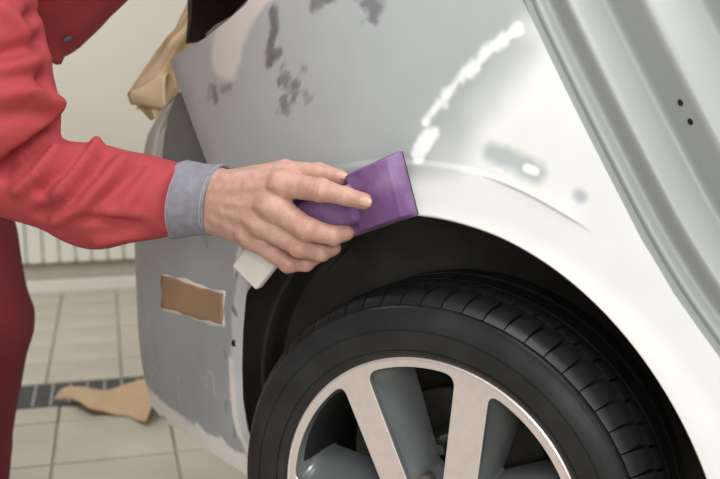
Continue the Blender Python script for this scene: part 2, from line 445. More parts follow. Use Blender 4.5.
# arch lip is white all along
ra_ = np.hypot(P[:, 0], P[:, 2]-CZ); aa = np.degrees(np.arctan2(P[:, 2]-CZ, P[:, 0]))
ml = (1-sstep(0.462, 0.488, ra_))*(1-sstep(93, 104, aa)); C = lerp(C, white, ml)
# grey feather clouds right of the streak
for pts, wd, sf, amt in (([(505, 60), (475, 105), (448, 140)], .010, .022, .55), ([(492, 100), (470, 125)], .008, .02, .4)):
    m = strokes(P, Sq, pts, wd, sf, .008, 8, 40)*amt; C = lerp(C, rgb(196, 200, 202)[:3], m)
# bright body-filler streak
m = strokes(P, Sq, [(518, 28), (506, 38), (490, 50), (472, 68), (452, 88), (436, 108), (426, 122)], .0068, .0045, .006, 2, 60)*.92
C = lerp(C, rgb(250, 250, 250)[:3], m); R = R*(1-m)+.3*m
m = strokes(P, Sq, [(432, 134), (424, 142), (417, 156)], .009, .004, .003, 3, 70); C = lerp(C, rgb(250, 250, 250)[:3], m)
# rub-through rings and spots
m = strokes(P, Sq, [(492, 152), (508, 158), (524, 166), (536, 173)], .012, .008, .003, 4); C = lerp(C, rgb(176, 184, 184)[:3], m*.85)
m = strokes(P, Sq, [(527, 168), (535, 171)], .0055, .0025); C = lerp(C, rgb(250, 250, 250)[:3], m)
m = strokes(P, Sq, [(579, 195), (581, 197)], .007, .006); C = lerp(C, rgb(178, 182, 186)[:3], m*.9)
# cream filler at the upper rear
m = strokes(P, Sq, [(262, -20), (240, 10), (228, 38), (226, 55)], .038, .008, .006, 5, 30); C = lerp(C, rgb(214, 211, 203)[:3], m)
# dark smudges of old paint
dk = rgb(112, 110, 116)[:3]
for pts, wd, sf, wob, amt in (
        ([(273, 10), (275, 28), (270, 48), (269, 62)], .0092, .004, .0025, .95), ([(270, 60), (279, 52)], .0075, .004, .003, .9),
        ([(283, 80), (290, 92), (284, 104)], .011, .009, .014, .8), ([(296, 82), (302, 72)], .005, .005, .010, .6), ([(298, 92), (308, 98)], .003, .005, .010, .5),
        ([(316, 4), (330, -6)], .010, .006, .006, .85), ([(368, -6), (374, 6), (372, 14)], .012, .007, .008, .85), ([(370, 20), (376, 22)], .004, .004, .003, .6),
        ([(214, 88), (216, 100)], .0075, .004, .003, .75), ([(222, 90), (230, 86)], .005, .004, .003, .55), ([(210, 86), (209, 98)], .005, .005, .002, .4)):
    m = strokes(P, Sq, pts, wd, sf, wob, 6, 90)*amt; C = lerp(C, dk, m)
# darker grey towards the lamp opening
m = strokes(P, Sq, [(168, 50), (172, 66), (205, 160)], .022, .02, .006, 7, 20)*.55; C = lerp(C, rgb(138, 140, 144)[:3], m)
# sanding haze
n = vnoise(P*[1, 1, .45], 26, 11)*.5+vnoise(P, 70, 12)*.25
C = C*(1+0.035*n*(1-mw))[:, None]
paint(me, np.c_[C, R])
fixn(me)
qp = link('quarter_panel', me, M['paint'], car, True, 40)

# door jamb: one pressed profile swept along the opening edge -----------------
dp = np.array(door); 
# resample smooth
tt = np.r_[0, np.cumsum(np.linalg.norm(np.diff(dp, axis=0), axis=1))]
ts = np.linspace(0, tt[-1], 90)
dx = np.interp(ts, tt, dp[:, 0]); dz = np.interp(ts, tt, dp[:, 1])
for _ in range(6):
    dx[1:-1] = .25*dx[:-2]+.5*dx[1:-1]+.25*dx[2:]; dz[1:-1] = .25*dz[:-2]+.5*dz[1:-1]+.25*dz[2:]
gx, gz = np.gradient(dx), np.gradient(dz); gl = np.hypot(gx, gz); nx, nz = -gz/gl, gx/gl     # outwards into the opening
prof = [(0, .004), (.0012, .012), (.0022, .020), (.010, .009), (.0115, .009), (.021, .024), (.0225, .024), (.046, .004), (.049, .004), (.075, .046), (.078, .047), (.119, .020), (.123, .020), (.165, .070), (.17, .07), (.21, .05), (.25, .12), (.28, .26)]
NP = len(prof)
# smooth resample of the profile
pt = np.array(prof); pl_ = np.r_[0, np.cumsum(np.linalg.norm(np.diff(pt, axis=0), axis=1))]
pu = np.linspace(0, pl_[-1], 150); pn = np.interp(pu, pl_, pt[:, 0]); pyv = np.interp(pu, pl_, pt[:, 1])
for _ in range(3):
    pn[1:-1] = .25*pn[:-2]+.5*pn[1:-1]+.25*pn[2:]; pyv[1:-1] = .25*pyv[:-2]+.5*pyv[1:-1]+.25*pyv[2:]
V = []
for i in range(90):
    y0 = float(Sq(dx[i], dz[i]))
    for j in range(150): V.append((dx[i]+nx[i]*pn[j], y0+pyv[j], dz[i]+nz[i]*pn[j]))
jo = obj('door_jamb', V, gridfaces(90, 150), M['jamb'], car, True)
JV = np.array(V).reshape(90, 150, 3)
JF = JV.reshape(-1, 3)
def jamb_hit(px, py):
    d = JF-CAM; z = d@FW; u = 360+FPX*(d@RT)/z; v = 239.5-FPX*(d@UP)/z
    k = int(np.argmin((u-px)**2+(v-py)**2)); i, j = divmod(k, 150)
    i = min(max(i, 1), 88); j = min(max(j, 1), 148)
    nrm = np.cross(JV[i+1, j]-JV[i-1, j], JV[i, j+1]-JV[i, j-1]); nrm /= np.linalg.norm(nrm)
    if nrm @ (CAM-JV[i, j]) < 0: nrm = -nrm
    return JV[i, j], nrm
def cup(name, p, nrm, r, parent, dark=True, elong=1.0):
    nrm = Vector(nrm).normalized(); a = Vector((0, 0, 1)).cross(nrm).normalized(); b = nrm.cross(a)
    V, n = [], 20; prof = [(r*1.22, -.0005), (r*1.12, .0009), (r, .0007), (r*.94, -.0002), (r*.9, -.004)]
    for k in range(n):
        t = 2*math.pi*k/n
        for rr, hh in prof: V.append(Vector(p)+a*rr*math.cos(t)+b*rr*elong*math.sin(t)+nrm*hh)
    F = gridfaces(n, 5, True); 
    o = obj(name, V, F, M['jamb'], parent, True, fix=True)
    V2 = [Vector(p)+a*rr0*math.cos(2*math.pi*k/n)+b*rr0*elong*math.sin(2*math.pi*k/n)+nrm*0.0006 for k in range(n) for rr0 in (r*.97,)]
    obj('hole_shade_disc', V2, [tuple(range(n))], M['black'], o, False)  # flat black disc, stands in for the shade inside the hole
    return o
for q in ((679, 98), (692, 122)):
    p, nr = jamb_hit(*q); cup('bolt_hole', p, nr, 0.0042, car)

# bumper cover ---------------------------------------------------------------
# right edge x(z) from the measured arch edge; bottom edge z(s)
eb = np.array([onb(*q) for q in arch_b]); order = np.argsort(eb[:, 2])
def x_edge(z): return np.interp(z, eb[order, 2], eb[order, 0])
bot_px = [(262, 489), (245, 475), (220, 458), (190, 439), (165, 421), (152, 408)]
bp_ = np.array([onb(*q) for q in bot_px])
# plan arc-length parameter
fs = np.linspace(0.2, .875, 300); fy = np.interp(fs, _ps, _py)
fs = np.r_[fs, np.linspace(.877, .90, 8), np.full(40, .90)+np.linspace(0, .03, 40)]; fy = np.r_[fy, np.linspace(.565, .66, 8), np.linspace(.68, 1.45, 40)]
fl_ = np.r_[0, np.cumsum(np.hypot(np.diff(fs), np.diff(fy)))]
def arc_of_x(x): return float(np.interp(-x, fs[:300], fl_[:300]))
bl = sorted([(arc_of_x(p[0]), p[2]) for p in bp_])
def z_bot(l): return float(np.interp(l, [b[0] for b in bl]+[bl[-1][0]+.12, bl[-1][0]+.4], [b[1] for b in bl]+[bl[-1][1]-.01, bl[-1][1]-.01]))
top_px = [(268, 262), (240, 216), (209, 166)]
tp_ = [onq(*q) for q in top_px]
tl = sorted([(arc_of_x(p[0]), p[2]) for p in tp_])
def z_top(l): return float(np.interp(l, [b[0] for b in tl]+[tl[-1][0]+.2], [b[1]-.004 for b in tl]+[tl[-1][1]-.045]))
NB, NZ = 210, 150; l_end = fl_[-1]
V = []
for j in range(NZ):
    t = j/(NZ-1)
    # find the edge point for this row
    l0 = arc_of_x(eb[order][0, 0])
    for _ in range(25):
        z = z_bot(l0)+(z_top(l0)-z_bot(l0))*t; l0 = 0.5*l0+0.5*arc_of_x(float(x_edge(z)))
    for i in range(NB):
        u = (i/(NB-1)); u = u**1.6
        l = l0+(l_end-l0)*u
        z = z_bot(l)+(z_top(l)-z_bot(l))*t
        s = np.interp(l, fl_, fs); y = np.interp(l, fl_, fy)
        sl = (np.interp(l+.002, fl_, fy)-np.interp(l-.002, fl_, fy)); ss = (np.interp(l+.002, fl_, fs)-np.interp(l-.002, fl_, fs)); hl = math.hypot(sl, ss) or 1
        tuck = 0.7*max(0, .45-z)**2+.5*max(0, z-.70)**2
        V.append((-(s-tuck*sl/hl*.9), y+tuck*ss/hl, z))
V = np.array(V).reshape(NZ, NB, 3)
# returns: bottom flange and arch flange
botf = V[0].copy(); botf[:, 1] += .022; botf[:, 0] += .012; botf[:, 2] -= .004
V = np.concatenate([botf[None], V]); arf = V[:, :1].copy(); arf[:, :, 1] += .006; arf[:, :, 0] -= .003
V = np.concatenate([arf, V], 1); NZ += 1; NB += 1
P = V.reshape(-1, 3)
me = mesh('bumper_cover', P, gridfaces(NZ, NB))
C = np.tile(np.array(rgb(166, 169, 172)[:3]), (len(P), 1)); R = np.full(len(P), .48)
lb = np.array([bl[0][0]])
# whitish lip along the lower edge, paler band along the arch flange
zb = np.array([z_bot(arc_of_x(x)) for x in P[:, 0]])
hgt = P[:, 2]-zb
m = (1-sstep(.036, .046, hgt+.006*vnoise(P, 40, 1)+.004*vnoise(P, 120, 2)))*(P[:, 1] < .5); C = lerp(C, rgb(242, 236, 232)[:3], m)
de = np.abs(P[:, 0]-x_edge(P[:, 2]))
m = (1-sstep(.026, .036, de+.004*vnoise(P, 50, 3)))*(P[:, 1] < .3); C = lerp(C, rgb(206, 208, 209)[:3], m)
m = strokes(P, Sb, [(231, 362), (233, 400), (238, 430), (250, 455)], .0065, .003, .003, 4, 90); C = lerp(C, rgb(232, 224, 220)[:3], m)
m = strokes(P, Sb, [(240, 250), (235, 275)], .006, .004, .003, 4, 90); C = lerp(C, rgb(226, 224, 222)[:3], m)
for pts, wd in (([(236, 276), (238, 270)], .003), ([(233, 308), (236, 314)], .0045), ([(227, 400), (226, 410)], .003), ([(235, 430), (234, 436)], .0035), ([(224, 352), (226, 358)], .0025), ([(145, 408), (150, 413)], .002), ([(161, 416), (166, 420)], .002), ([(228, 470), (232, 474)], .003)):
    m = strokes(P, Sb, pts, wd, .002, .002, 5, 150); C = lerp(C, rgb(128, 134, 138)[:3], m*.9)
m = strokes(P, Sb, [(206, 390), (207, 372), (212, 372), (216, 398)], .0011, .0008); C = lerp(C, rgb(196, 198, 200)[:3], m*.8)
m = strokes(P, Sb, [(178, 374), (179, 400), (188, 426)], .0018, .001); C = lerp(C, rgb(190, 192, 194)[:3], m*.8)
for pts in ([(146, 368), (156, 378)], [(146, 362), (158, 370)]):
    m = strokes(P, Sb, pts, .001, .001); C = lerp(C, rgb(198, 198, 198)[:3], m*.7)
m = strokes(P, Sb, [(205, 238), (207, 246)], .004, .004); C = lerp(C, rgb(138, 140, 142)[:3], m*.8)
n = vnoise(P*[1, 1, .5], 22, 13); C = C*(1+.04*n)[:, None]
paint(me, np.c_[C, R]); fixn(me)
bump = link('bumper_cover', me, M['bumper'], car, True, 45)
p = onb(234.5, 343); cup('bolt_hole', p-np.array([0, .001, 0]), (0.35, -1, 0), 0.0045, car, elong=1.25)

def patch(name, corners, S, lift, m, parent, n=(24, 12), wob=0.0, thick=.0006, seed=0):
    (ax, ay), (bx_, by), (cx_, cy), (dx_, dy_) = corners
    V = []
    for i in range(n[0]):
        u = i/(n[0]-1)
        for j in range(n[1]):
            v = j/(n[1]-1)
            px = (ax*(1-u)+bx_*u)*(1-v)+(dx_*(1-u)+cx_*u)*v; py = (ay*(1-u)+by*u)*(1-v)+(dy_*(1-u)+cy*u)*v
            if j in (0, n[1]-1): py += wob*math.sin(u*9+seed)+wob*.6*math.sin(u*23+seed*2)
            if i in (0, n[0]-1): px += wob*.7*math.sin(v*8+seed)
            q = on(px, py, S); V.append(q-np.array([0, lift, 0]))
    o = obj(name, V, gridfaces(*n), m, parent, True); solid(o, thick); return o
tp1 = patch('torn_paper_edge', ((160, 272), (225, 291.5), (224.5, 328), (161, 310)), Sb, .0012, M['torn'], bump, wob=1.1, seed=1)
tp2 = patch('brown_paper_patch', ((162, 274.5), (224, 294.5), (223.5, 325), (162.5, 307.5)), Sb, .0022, M['patch'], bump, wob=0.8, seed=3)
tp2['label'] = 'brown paper patch with torn white edge'

# lamp opening, window and trim at the rear corner -----------------------------
def skin_patch(name, polyrows, S, inset, m, parent, n=16, thick=.002, crump=0, seed=0):
    """surface between two measured edges (lists of picture points), set 'inset' behind skin S"""
    L, Rr = polyrows; V = []
    def along(L, t):
        k = t*(len(L)-1); i = min(int(k), len(L)-2); f = k-i
        return (L[i][0]*(1-f)+L[i+1][0]*f, L[i][1]*(1-f)+L[i+1][1]*f)
    rows = 28
    for i in range(rows):
        t = i/(rows-1); a = along(L, t); b = along(Rr, t)
        for j in range(n):
            v = j/(n-1); ins = inset if not callable(inset) else inset(t, v)
            q = on(a[0]*(1-v)+b[0]*v, a[1]*(1-v)+b[1]*v, lambda x, z: S(x, z)+ins)
            if crump: q = q+FW*crump*float(vnoise(np.array([q]), 24, seed)[0]+.5*vnoise(np.array([q]), 60, seed)[0])
            V.append(q)
    o = obj(name, V, gridfaces(rows, n), m, parent, True); solid(o, thick, 0); return o
def Sl(x, z): return plan(x)
skin_patch('lamp_recess', ([(178, 92), (170, 112), (165, 135), (163, 165), (162, 195)], [(186, 92), (196, 122), (206, 148), (214, 172), (224, 200)]), Sl, .045, M['recess'], car)
skin_patch('window_glass', ([(186, -70), (188, -20), (188, 20), (186, 44)], [(330, -70), (290, -38), (252, 6), (214, 40)]), Sl, .055, M['glass'], car)
skin_patch('window_trim', ([(206, 44), (206, 34), (216, 25), (232, 16), (246, 2), (275, -30)], [(222, 36), (222, 34), (230, 26), (244, 14), (254, 2), (285, -30)]), Sl, .035, M['trim'], car, n=6)
p = onq(194, 137); cup('bolt_hole', p+np.array([-.004, .03, 0]), (-.3, -1, .1), 0.003, car)

# wheel-arch liner ------------------------------------------------------------
lprof = [(.436, .004), (.440, .03), (.438, .10), (.436, .12), (.431, .125), (.431, .16), (.436, .165), (.437, .26), (.42, .30), (.33, .315), (.2, .318), (.10, .318)]
n = 120; T = np.radians(np.linspace(-25, 186, n)); V = []
for t in T:
    k = 1+.012*math.sin(t*5)+0.05*max(0, -math.cos(t))**2
    for r, y in lprof:
        rr = r*(k if r > .3 else 1)
        x = rr*math.cos(t); V.append((x, y+(max(0, float(plan(x))+.03)*1.0+.9*max(0, .44-CZ-rr*math.sin(t))**2+.02*(x < 0))*(1 if y < .3 else .3), CZ+rr*math.sin(t)))
obj('arch_liner', V, gridfaces(n, len(lprof)), M['liner'], car, True, 50)
lathe('inner_wheelhouse', [(.03, .322), (.30, .322), (.40, .330), (.47, .330), (.47, .36)], M['liner'], car, 72)

# tyre --------------------------------------------------------------------------
tprof = [(.224, .018), (.2265, .004), (.231, -.004), (.238, -.009), (.2395, -.0095), (.2400, -.0083), (.2420, -.0085), (.2425, -.0105), (.255, -.0135), (.268, -.0142), (.2685, -.0130), (.2705, -.0130), (.271, -.0142), (.284, -.0115),
         (.2925, -.0072), (.2955, -.0066), (.2985, -.0058), (.3005, -.0030), (.3008, .000), (.3000, .003), (.3025, .008), (.306, .016), (.3065, .03), (.3065, .05), (.3065, .098), (.3075, .100), (.3185, .101), (.3185, .136), (.3075, .137), (.3075, .147), (.3185, .148), (.317, .185), (.306, .205), (.29, .217), (.26, .222), (.235, .215), (.224, .20)]
tyre = lathe('tyre', tprof, M['rubber'], car, 180, auto=28)
tyre['label'] = 'black rubber tyre'
def tread_mesh(name, sect, wid):
    """sect: (r, Y) outline; wid(Y) angular half width in degrees; skew in degrees"""
    V = []
    for sgn in (-1, 1):
        for r, y in sect:
            hw, sk = wid(r, y); t = rad(sgn*hw+sk); V.append((r*math.sin(t), y, r*math.cos(t)))
    k = len(sect); F = [tuple(range(k)), tuple(range(2*k-1, k-1, -1))]+[(i, (i+1) % k, k+(i+1) % k, k+i) for i in range(k)]
    me = fixn(mesh(name, V, F)); me.materials.append(M['tread']); me.polygons.foreach_set('use_smooth', [True]*len(me.polygons)); sharp(me, 32); return me
NBK = 62; step = 360/NBK
sect1 = [(.3010, .0035), (.3075, .0085), (.3130, .017), (.3165, .028), (.3180, .042), (.3185, .058), (.3050, .058), (.3050, .010)]
m1 = tread_mesh('tread_block', sect1, lambda r, y: (step*(.47-.13*min(1, max(0, (y-.006)/.05))), 26*(y-.03)))
sect2 = [(.3175, .0645), (.3190, .067), (.3196, .080), (.3190, .0945), (.3180, .097), (.3060, .097), (.3060, .0645)]
m2 = tread_mesh('tread_block', sect2, lambda r, y: (step*.43, 40*(y-.08)))
for i in range(NBK):
    for mm, off in ((m1, 0), (m2, .5)):
        o = bpy.data.objects.new('tread_block', mm); col.objects.link(o); o.parent = tyre
        o.location = (0, 0, CZ); o.rotation_euler = (0, rad((i+off)*step+1.3), 0)

# alloy rim ------------------------------------------------------------------------
def onp(px, py, Y=-.002):
    p = at(px, py, Y); return np.array([p[0], p[2]-CZ])
spokes = {}
A0, A1 = onp(362, 400), onp(391, 477); B0, B1 = onp(468, 410), onp(458, 475)
def line_spoke(p, q):
    d = (p-q)/np.linalg.norm(p-q); return q, d
sp = [(*line_spoke(B0, B1), .0205, .0245), (*line_spoke(A0, A1), .0195, .0215)]
for a, off in ((180, .030), (228, -.02), (278, .02), (326, .03), (19, -.03)):
    d = np.array([math.cos(rad(a)), math.sin(rad(a))]); pn_ = np.array([-d[1], d[0]]); sp.append((d*.05+pn_*off*.6, d, .020, .023))
RO = .2160; RI = .050
def circ_hit(q, d, R):
    b = q@d; c = q@q-R*R; return q+d*(-b+math.sqrt(max(b*b-c, 0)))
def edge(i, side):
    q, d, w0, w1 = sp[i % 7]; nrm = np.array([-d[1], d[0]])*side
    a = q+nrm*w0; L = 0.17; b = q+d*L+nrm*w1; e = (b-a)/np.linalg.norm(b-a)
    return circ_hit(a, e, RI) if np.hypot(*a) < RI else a-e*max(0, (a@e)-RI*.6), circ_hit(a, e, RO)
def fillet(poly, rads, seg=6):
    out = []; n = len(poly)
    for i in range(n):
        p0, p, p1 = poly[i-1], poly[i], poly[(i+1) % n]; r = rads[i]
        if r == 0: out.append(p); continue
        u = (p0-p)/np.linalg.norm(p0-p); v = (p1-p)/np.linalg.norm(p1-p)
        for k in range(seg+1):
            t = k/seg; a = p+u*r*(1-t)**1; b = p+v*r*t
            out.append((p+u*r)*(1-t)**2+2*p*t*(1-t)+(p+v*r)*t**2)
    return out
holes = []
for i in range(7):
    i2 = (i+1) % 7                      # spokes are ordered counter-clockwise from B
    ri, ro = edge(i, 1); li, lo = edge(i2, -1)
    a0 = math.atan2(ro[1], ro[0]); a1 = math.atan2(lo[1], lo[0])
    if a1 < a0: a1 += 2*math.pi
    fr = min(.019, .28*(a1-a0)*RO)
    e1 = ro-ri; e2 = lo-li; den = e1[0]*e2[1]-e1[1]*e2[0]
    if abs(den) > 1e-9:
        tq = ((li-ri)[0]*e2[1]-(li-ri)[1]*e2[0])/den; X = ri+e1*tq
        if tq > -.02: X = X+(.5*(ro+lo)-X)*.10; ri = X+(ro-X)*.03; li = X+(lo-X)*.03
    da = fr*1.15/RO
    arc = [np.array([RO*math.cos(a), RO*math.sin(a)]) for a in np.linspace(a0+da, a1-da, 14)]
    mid = [ri, ro]+arc+[lo, li]
    rr = [min(.010, .45*np.linalg.norm(ri-li)), fr]+[0]*14+[fr, min(.010, .45*np.linalg.norm(ri-li))]
    poly2 = []
    seq = mid; nn = len(seq)
    for k in range(nn):
        p0, p, p1 = seq[k-1], seq[k], seq[(k+1) % nn]; r = rr[k]
        if r == 0: poly2.append(p); continue
        u = (p0-p)/np.linalg.norm(p0-p); v = (p1-p)/np.linalg.norm(p1-p)
        ru = min(r, .45*np.linalg.norm(p0-p) if k in (0, nn-1) else r); rv = min(r, np.linalg.norm(p1-p))
        ru = min(r, np.linalg.norm(p0-p))
        for j in range(7):
            t = j/6; poly2.append((p+u*ru)*(1-t)**2+2*p*t*(1-t)+(p+v*rv)*t**2)
    holes.append(poly2)
cu = bpy.data.curves.new('rim_face', 'CURVE'); cu.dimensions = '2D'; cu.fill_mode = 'BOTH'; cu.extrude = .004; cu.bevel_depth = .0018; cu.bevel_resolution = 2
def addspl(pts):
    s = cu.splines.new('POLY'); s.points.add(len(pts)-1); s.use_cyclic_u = True
    for q, p in zip(s.points, pts): q.co = (p[0], p[1], 0, 1)
addspl([np.array([.2255*math.cos(t), .2255*math.sin(t)]) for t in np.linspace(0, 2*math.pi, 140, endpoint=False)])
for h in holes: addspl(h)
co = bpy.data.objects.new('tmp', cu); col.objects.link(co); bpy.context.view_layer.update()
me = bpy.data.meshes.new_from_object(co.evaluated_get(bpy.context.evaluated_depsgraph_get())); bpy.data.objects.remove(co)
me.name = 'rim_face'; v = verts(me)
rr = np.hypot(v[:, 0], v[:, 1])
v3 = np.c_[v[:, 0], .004-v[:, 2]+0.003*(1-sstep(.03, .20, rr)), v[:, 1]+CZ]
me.vertices.foreach_set('co', v3.ravel().astype(np.float32)); me.update(); me.materials.clear()
fixn(me)
me.materials.append(M['alu']); me.materials.append(M['gun'])
rim = link('alloy_rim', me, None, car, True, 25); rim['label'] = 'silver alloy rim face with spokes'
for p_ in me.polygons:
    if abs(p_.normal[1]) < .35: p_.material_index = 1
# spoke flanks: funnel walls behind each opening
for h in holes:
    h = np.array(h); c = h.mean(0); er = c/np.linalg.norm(c); et = np.array([-er[1], er[0]])
    V = []
    for yd, st, sr, push in ((.007, 1, 1, 0), (.011, .985, .992, 0), (.018, .95, .985, 0), (.028, .87, .97, .001), (.040, .77, .95, .003), (.054, .69, .93, .005), (.070, .64, .91, .007), (.090, .62, .90, .008)):
        for p in h:
            q = p-c; a, b = q@er, q@et; q2 = c+er*(a*sr+push)+et*(b*st)
            V.append((q2[0], yd, q2[1]+CZ))
    obj('spoke_flank', V, gridfaces(8, len(h), False, True), M['gun'], rim, True)
lathe('rim_lip', [(.2205, .012), (.2275, .010), (.2290, .004), (.2285, -.0015), (.2262, -.0030), (.2240, -.0015), (.2235, .004)], M['alu'], rim, 140)
lathe('rim_barrel', [(.2225, .010), (.214, .02), (.207, .05), (.200, .10), (.205, .17), (.224, .20)], M['barrel'], rim, 96)
hubp = [(.001, -.006), (.026, -.006), (.030, -.003), (.031, .006)]
lathe('centre_cap', hubp, M['gun'], rim, 48)
for k in range(5):
    t = rad(90+72*k); lathe('wheel_bolt', [(.001, .001), (.008, .001), (.009, .004), (.010, .016)], M['steel'], rim, 12, cen=(.052*math.cos(t), 0, CZ+.052*math.sin(t)))
lathe('brake_disc', [(.06, .128), (.146, .128), (.148, .130), (.148, .150), (.146, .152), (.06, .152)], M['disc'], car, 80)
lathe('hub_carrier', [(.001, .095), (.07, .095), (.075, .10), (.075, .16), (.11, .20), (.11, .24)], M['barrel'], car, 48)
# brake caliper glimpsed through the spokes
cal = []
cp = at(434, 462, .10)
V, F = [], []
secs = [(-.055, .010), (-.045, .020), (0, .026), (.045, .020), (.055, .010)]
ca = math.atan2(cp[2]-CZ, cp[0]); tdir = np.array([-math.sin(ca), 0, math.cos(ca)]); rdir = np.array([math.cos(ca), 0, math.sin(ca)])
for s_, hr in secs:
    for rr_, yy in ((-hr, .105), (-hr, .16), (hr, .165), (hr*1.2, .12), (hr*.6, .096)):
        V.append(cp*[1, 0, 1]+tdir*s_+rdir*(rr_+.012)+np.array([0, yy, 0]))
F = gridfaces(5, 5, False, True)+[(0, 1, 2, 3, 4), (24, 23, 22, 21, 20)]
o = obj('brake_caliper', V, F, M['steel'], car, True); bevel(o, .003)
for s_ in (-.03, .03):
    q = cp*[1, 0, 1]+tdir*s_+rdir*.01
    obj('caliper_pin', *tube([q+np.array([0, .085, 0]), q+np.array([0, .13, 0])], .008), M['steel'], car, auto=40)


# ------------------------------------------------------------------ masking paper
def sheet(name, L, Rr, m, label, depthfn, nu=44, nv=30, folds=(), seed=0, cru=.006, place=None):
    V = []
    def along(L, t):
        k = t*(len(L)-1); i = min(int(k), len(L)-2); f = k-i
        return np.array(L[i])*(1-f)+np.array(L[i+1])*f
    for i in range(nu):
        t = i/(nu-1); a, b = along(L, t), along(Rr, t)
        for j in range(nv):
            u = j/(nv-1); p = a*(1-u)+b*u
            V.append(place(p, t, u))
    V = np.array(V); N = cru*(vnoise(V, 16, seed)+.5*vnoise(V, 38, seed+1)); V = V+FW[None]*N[:, None]
    o = obj(name, V, gridfaces(nu, nv), m, None, True); solid(o, .0008, 0); tag(o, label, 'paper'); return o
def pl1(p, t, u):
    Yb = float(plan(at(p[0], p[1], .2)[0]))
    fold = .022*math.sin(u*9.5+t*2.2)*(.4+.6*t)
    d = ray(p[0], p[1]); d = d/np.linalg.norm(d)
    return at(p[0], p[1], .315)+d*(fold-.03*t+.03*u)
sheet('masking_paper', [(200, -40), (186, 4), (176, 28), (156, 50), (145, 66), (135, 82), (127, 95), (150, 120)],
      [(236, -40), (216, 4), (208, 30), (200, 48), (196, 64), (193, 80), (190, 94), (172, 116)], M['kraft'],
      'crumpled tan masking paper hanging behind the rear corner of the car', None, place=pl1, seed=3, cru=.008)
# rolled lower end of that sheet
c0, c1 = at(134, 99, .285), at(172, 96, .30)
def pl_roll(t0=0):
    V = []
    ax = c1-c0; axn = ax/np.linalg.norm(ax); a = np.array([0, 0, 1.0]); b = np.cross(axn, a); b /= np.linalg.norm(b); a = np.cross(b, axn)
    for i in range(14):
        s = i/13
        for k in range(20):
            th = rad(-40+300*k/19); r = .018+.010*s+.002*math.sin(3*th+s*4); V.append(c0+ax*s+a*r*math.sin(th)*(1+.5*s)+b*r*math.cos(th))
    return V
o = obj('rolled_end', pl_roll(), gridfaces(14, 20), M['kraft'], bpy.data.objects['masking_paper'], True); solid(o, .0008, 0)
# pale masking film in the lamp opening, under the paper
def pl_film(p, t, u):
    d = ray(p[0], p[1]); d = d/np.linalg.norm(d)
    return at(p[0], p[1], .26)+d*(.01*math.sin(u*8+t*3))
sheet('masking_film', [(180, 92), (161, 109), (148, 134), (142, 160), (139, 190), (137, 205)], [(190, 94), (178, 104), (168, 128), (165, 160), (164, 190), (164, 205)], M['film'],
      'pale grey masking film hanging in the lamp opening above the bumper', None, place=pl_film, seed=5, cru=.004)
# sheet lying on the floor by the drain
def pl_floor(p, t, u):
    z = .006+.05*math.sin(math.pi*min(1, max(0, u*1.0)))*(.35+.65*t)+.012*math.sin(6*t+3*u)+.01
    z = max(z*(1-.0*u), .006)
    return atz(p[0], p[1]+z*300*.9, z) if False else atz(p[0], p[1], 0)*[1, 1, 0]+np.array([0, 0, z])
fp = sheet('masking_paper', [(54, 405), (72, 408), (90, 417), (108, 416), (128, 418), (146, 427)], [(78, 400), (95, 396), (114, 392), (134, 389), (158, 388), (186, 394)], M['kraft2'],
      'loose tan masking paper lying on the floor tiles beside the drain', None, place=pl_floor, seed=8, cru=.004)

# ------------------------------------------------------------------ the sanding block
YB = -.044
O = at(282, 232, YB-.012); E_ = at(406, 184, YB-.012)
ub = (E_-O); ub[1] = 0; LB = np.linalg.norm(ub); ub /= LB
wb = np.array([0, -1.0, 0]); vb = np.cross(ub, wb); vb = vb/np.linalg.norm(vb)
if vb[2] < 0: vb = -vb
OB = np.array([O[0], YB, O[2]])
def bpt(u, v, w_): return OB+ub*(u*LB+.10*v)+vb*v+wb*w_
def loft_block(name, secs, m, parent, bev):
    V = []
    for u, b, h0, t, h in secs:
        for v, w_ in ((-b, 0), (-b, h0), (-t, h), (t, h), (b, h0), (b, 0)): V.append(bpt(u, v, w_))
    n = len(secs); F = gridfaces(n, 6, False, True)+[tuple(range(6)), tuple((n-1)*6+k for k in range(6))]
    o = obj(name, V, F, m, parent, True); bevel(o, bev, 3); return o
blk = empty('sanding_block', tuple(bpt(.5, 0, 0))); tag(blk, 'purple hand sanding block with a white end, held against the wheel arch', 'sanding block')
bobj = loft_block('pad', [(0, .032, .010, .028, .016), (.05, .038, .010, .034, .017), (.62, .040, .010, .036, .017), (.64, .040, .011, .036, .030), (.66, .040, .011, .0365, .0325), (.962, .042, .012, .037, .031), (1.0, .0425, .010, .038, .012)], M['purple'], blk, .0016)
loft_block('grip', [(-.02, .016, .014, .010, .024), (.06, .022, .026, .015, .038), (.3, .024, .030, .017, .043), (.56, .025, .031, .019, .043), (.66, .026, .031, .021, .041), (.68, .026, .029, .021, .035)], M['purple'], blk, .004)
loft_block('sanding_sheet', [(.0, .036, -.001, .036, -.0022), (.5, .040, -.001, .040, -.0022), (1.0, .0415, -.001, .0415, -.0022)], M['sheet'], blk, .0003)
# folded white abrasive pad sticking out below the palm
V = []
for lift in (0, .016):
    for px, py in ((238, 264), (262, 288), (300, 240), (276, 214)): V.append(at(px, py, -.062)+np.array([0, -lift, 0]))
o = obj('abrasive_pad', V, [(0, 1, 2, 3), (4, 5, 6, 7), (0, 1, 5, 4), (1, 2, 6, 5), (2, 3, 7, 6), (3, 0, 4, 7)], M['abr'], blk, True); bevel(o, .003, 3); o['label'] = 'white abrasive pad'

# ------------------------------------------------------------------ the person
person = empty('person', (-.95, -.03, 0))
tag(person, 'person in red workwear with grey cuffs, bending forward and sanding the car by hand', 'person')
J = lambda px, py, Y: at(px, py, Y)
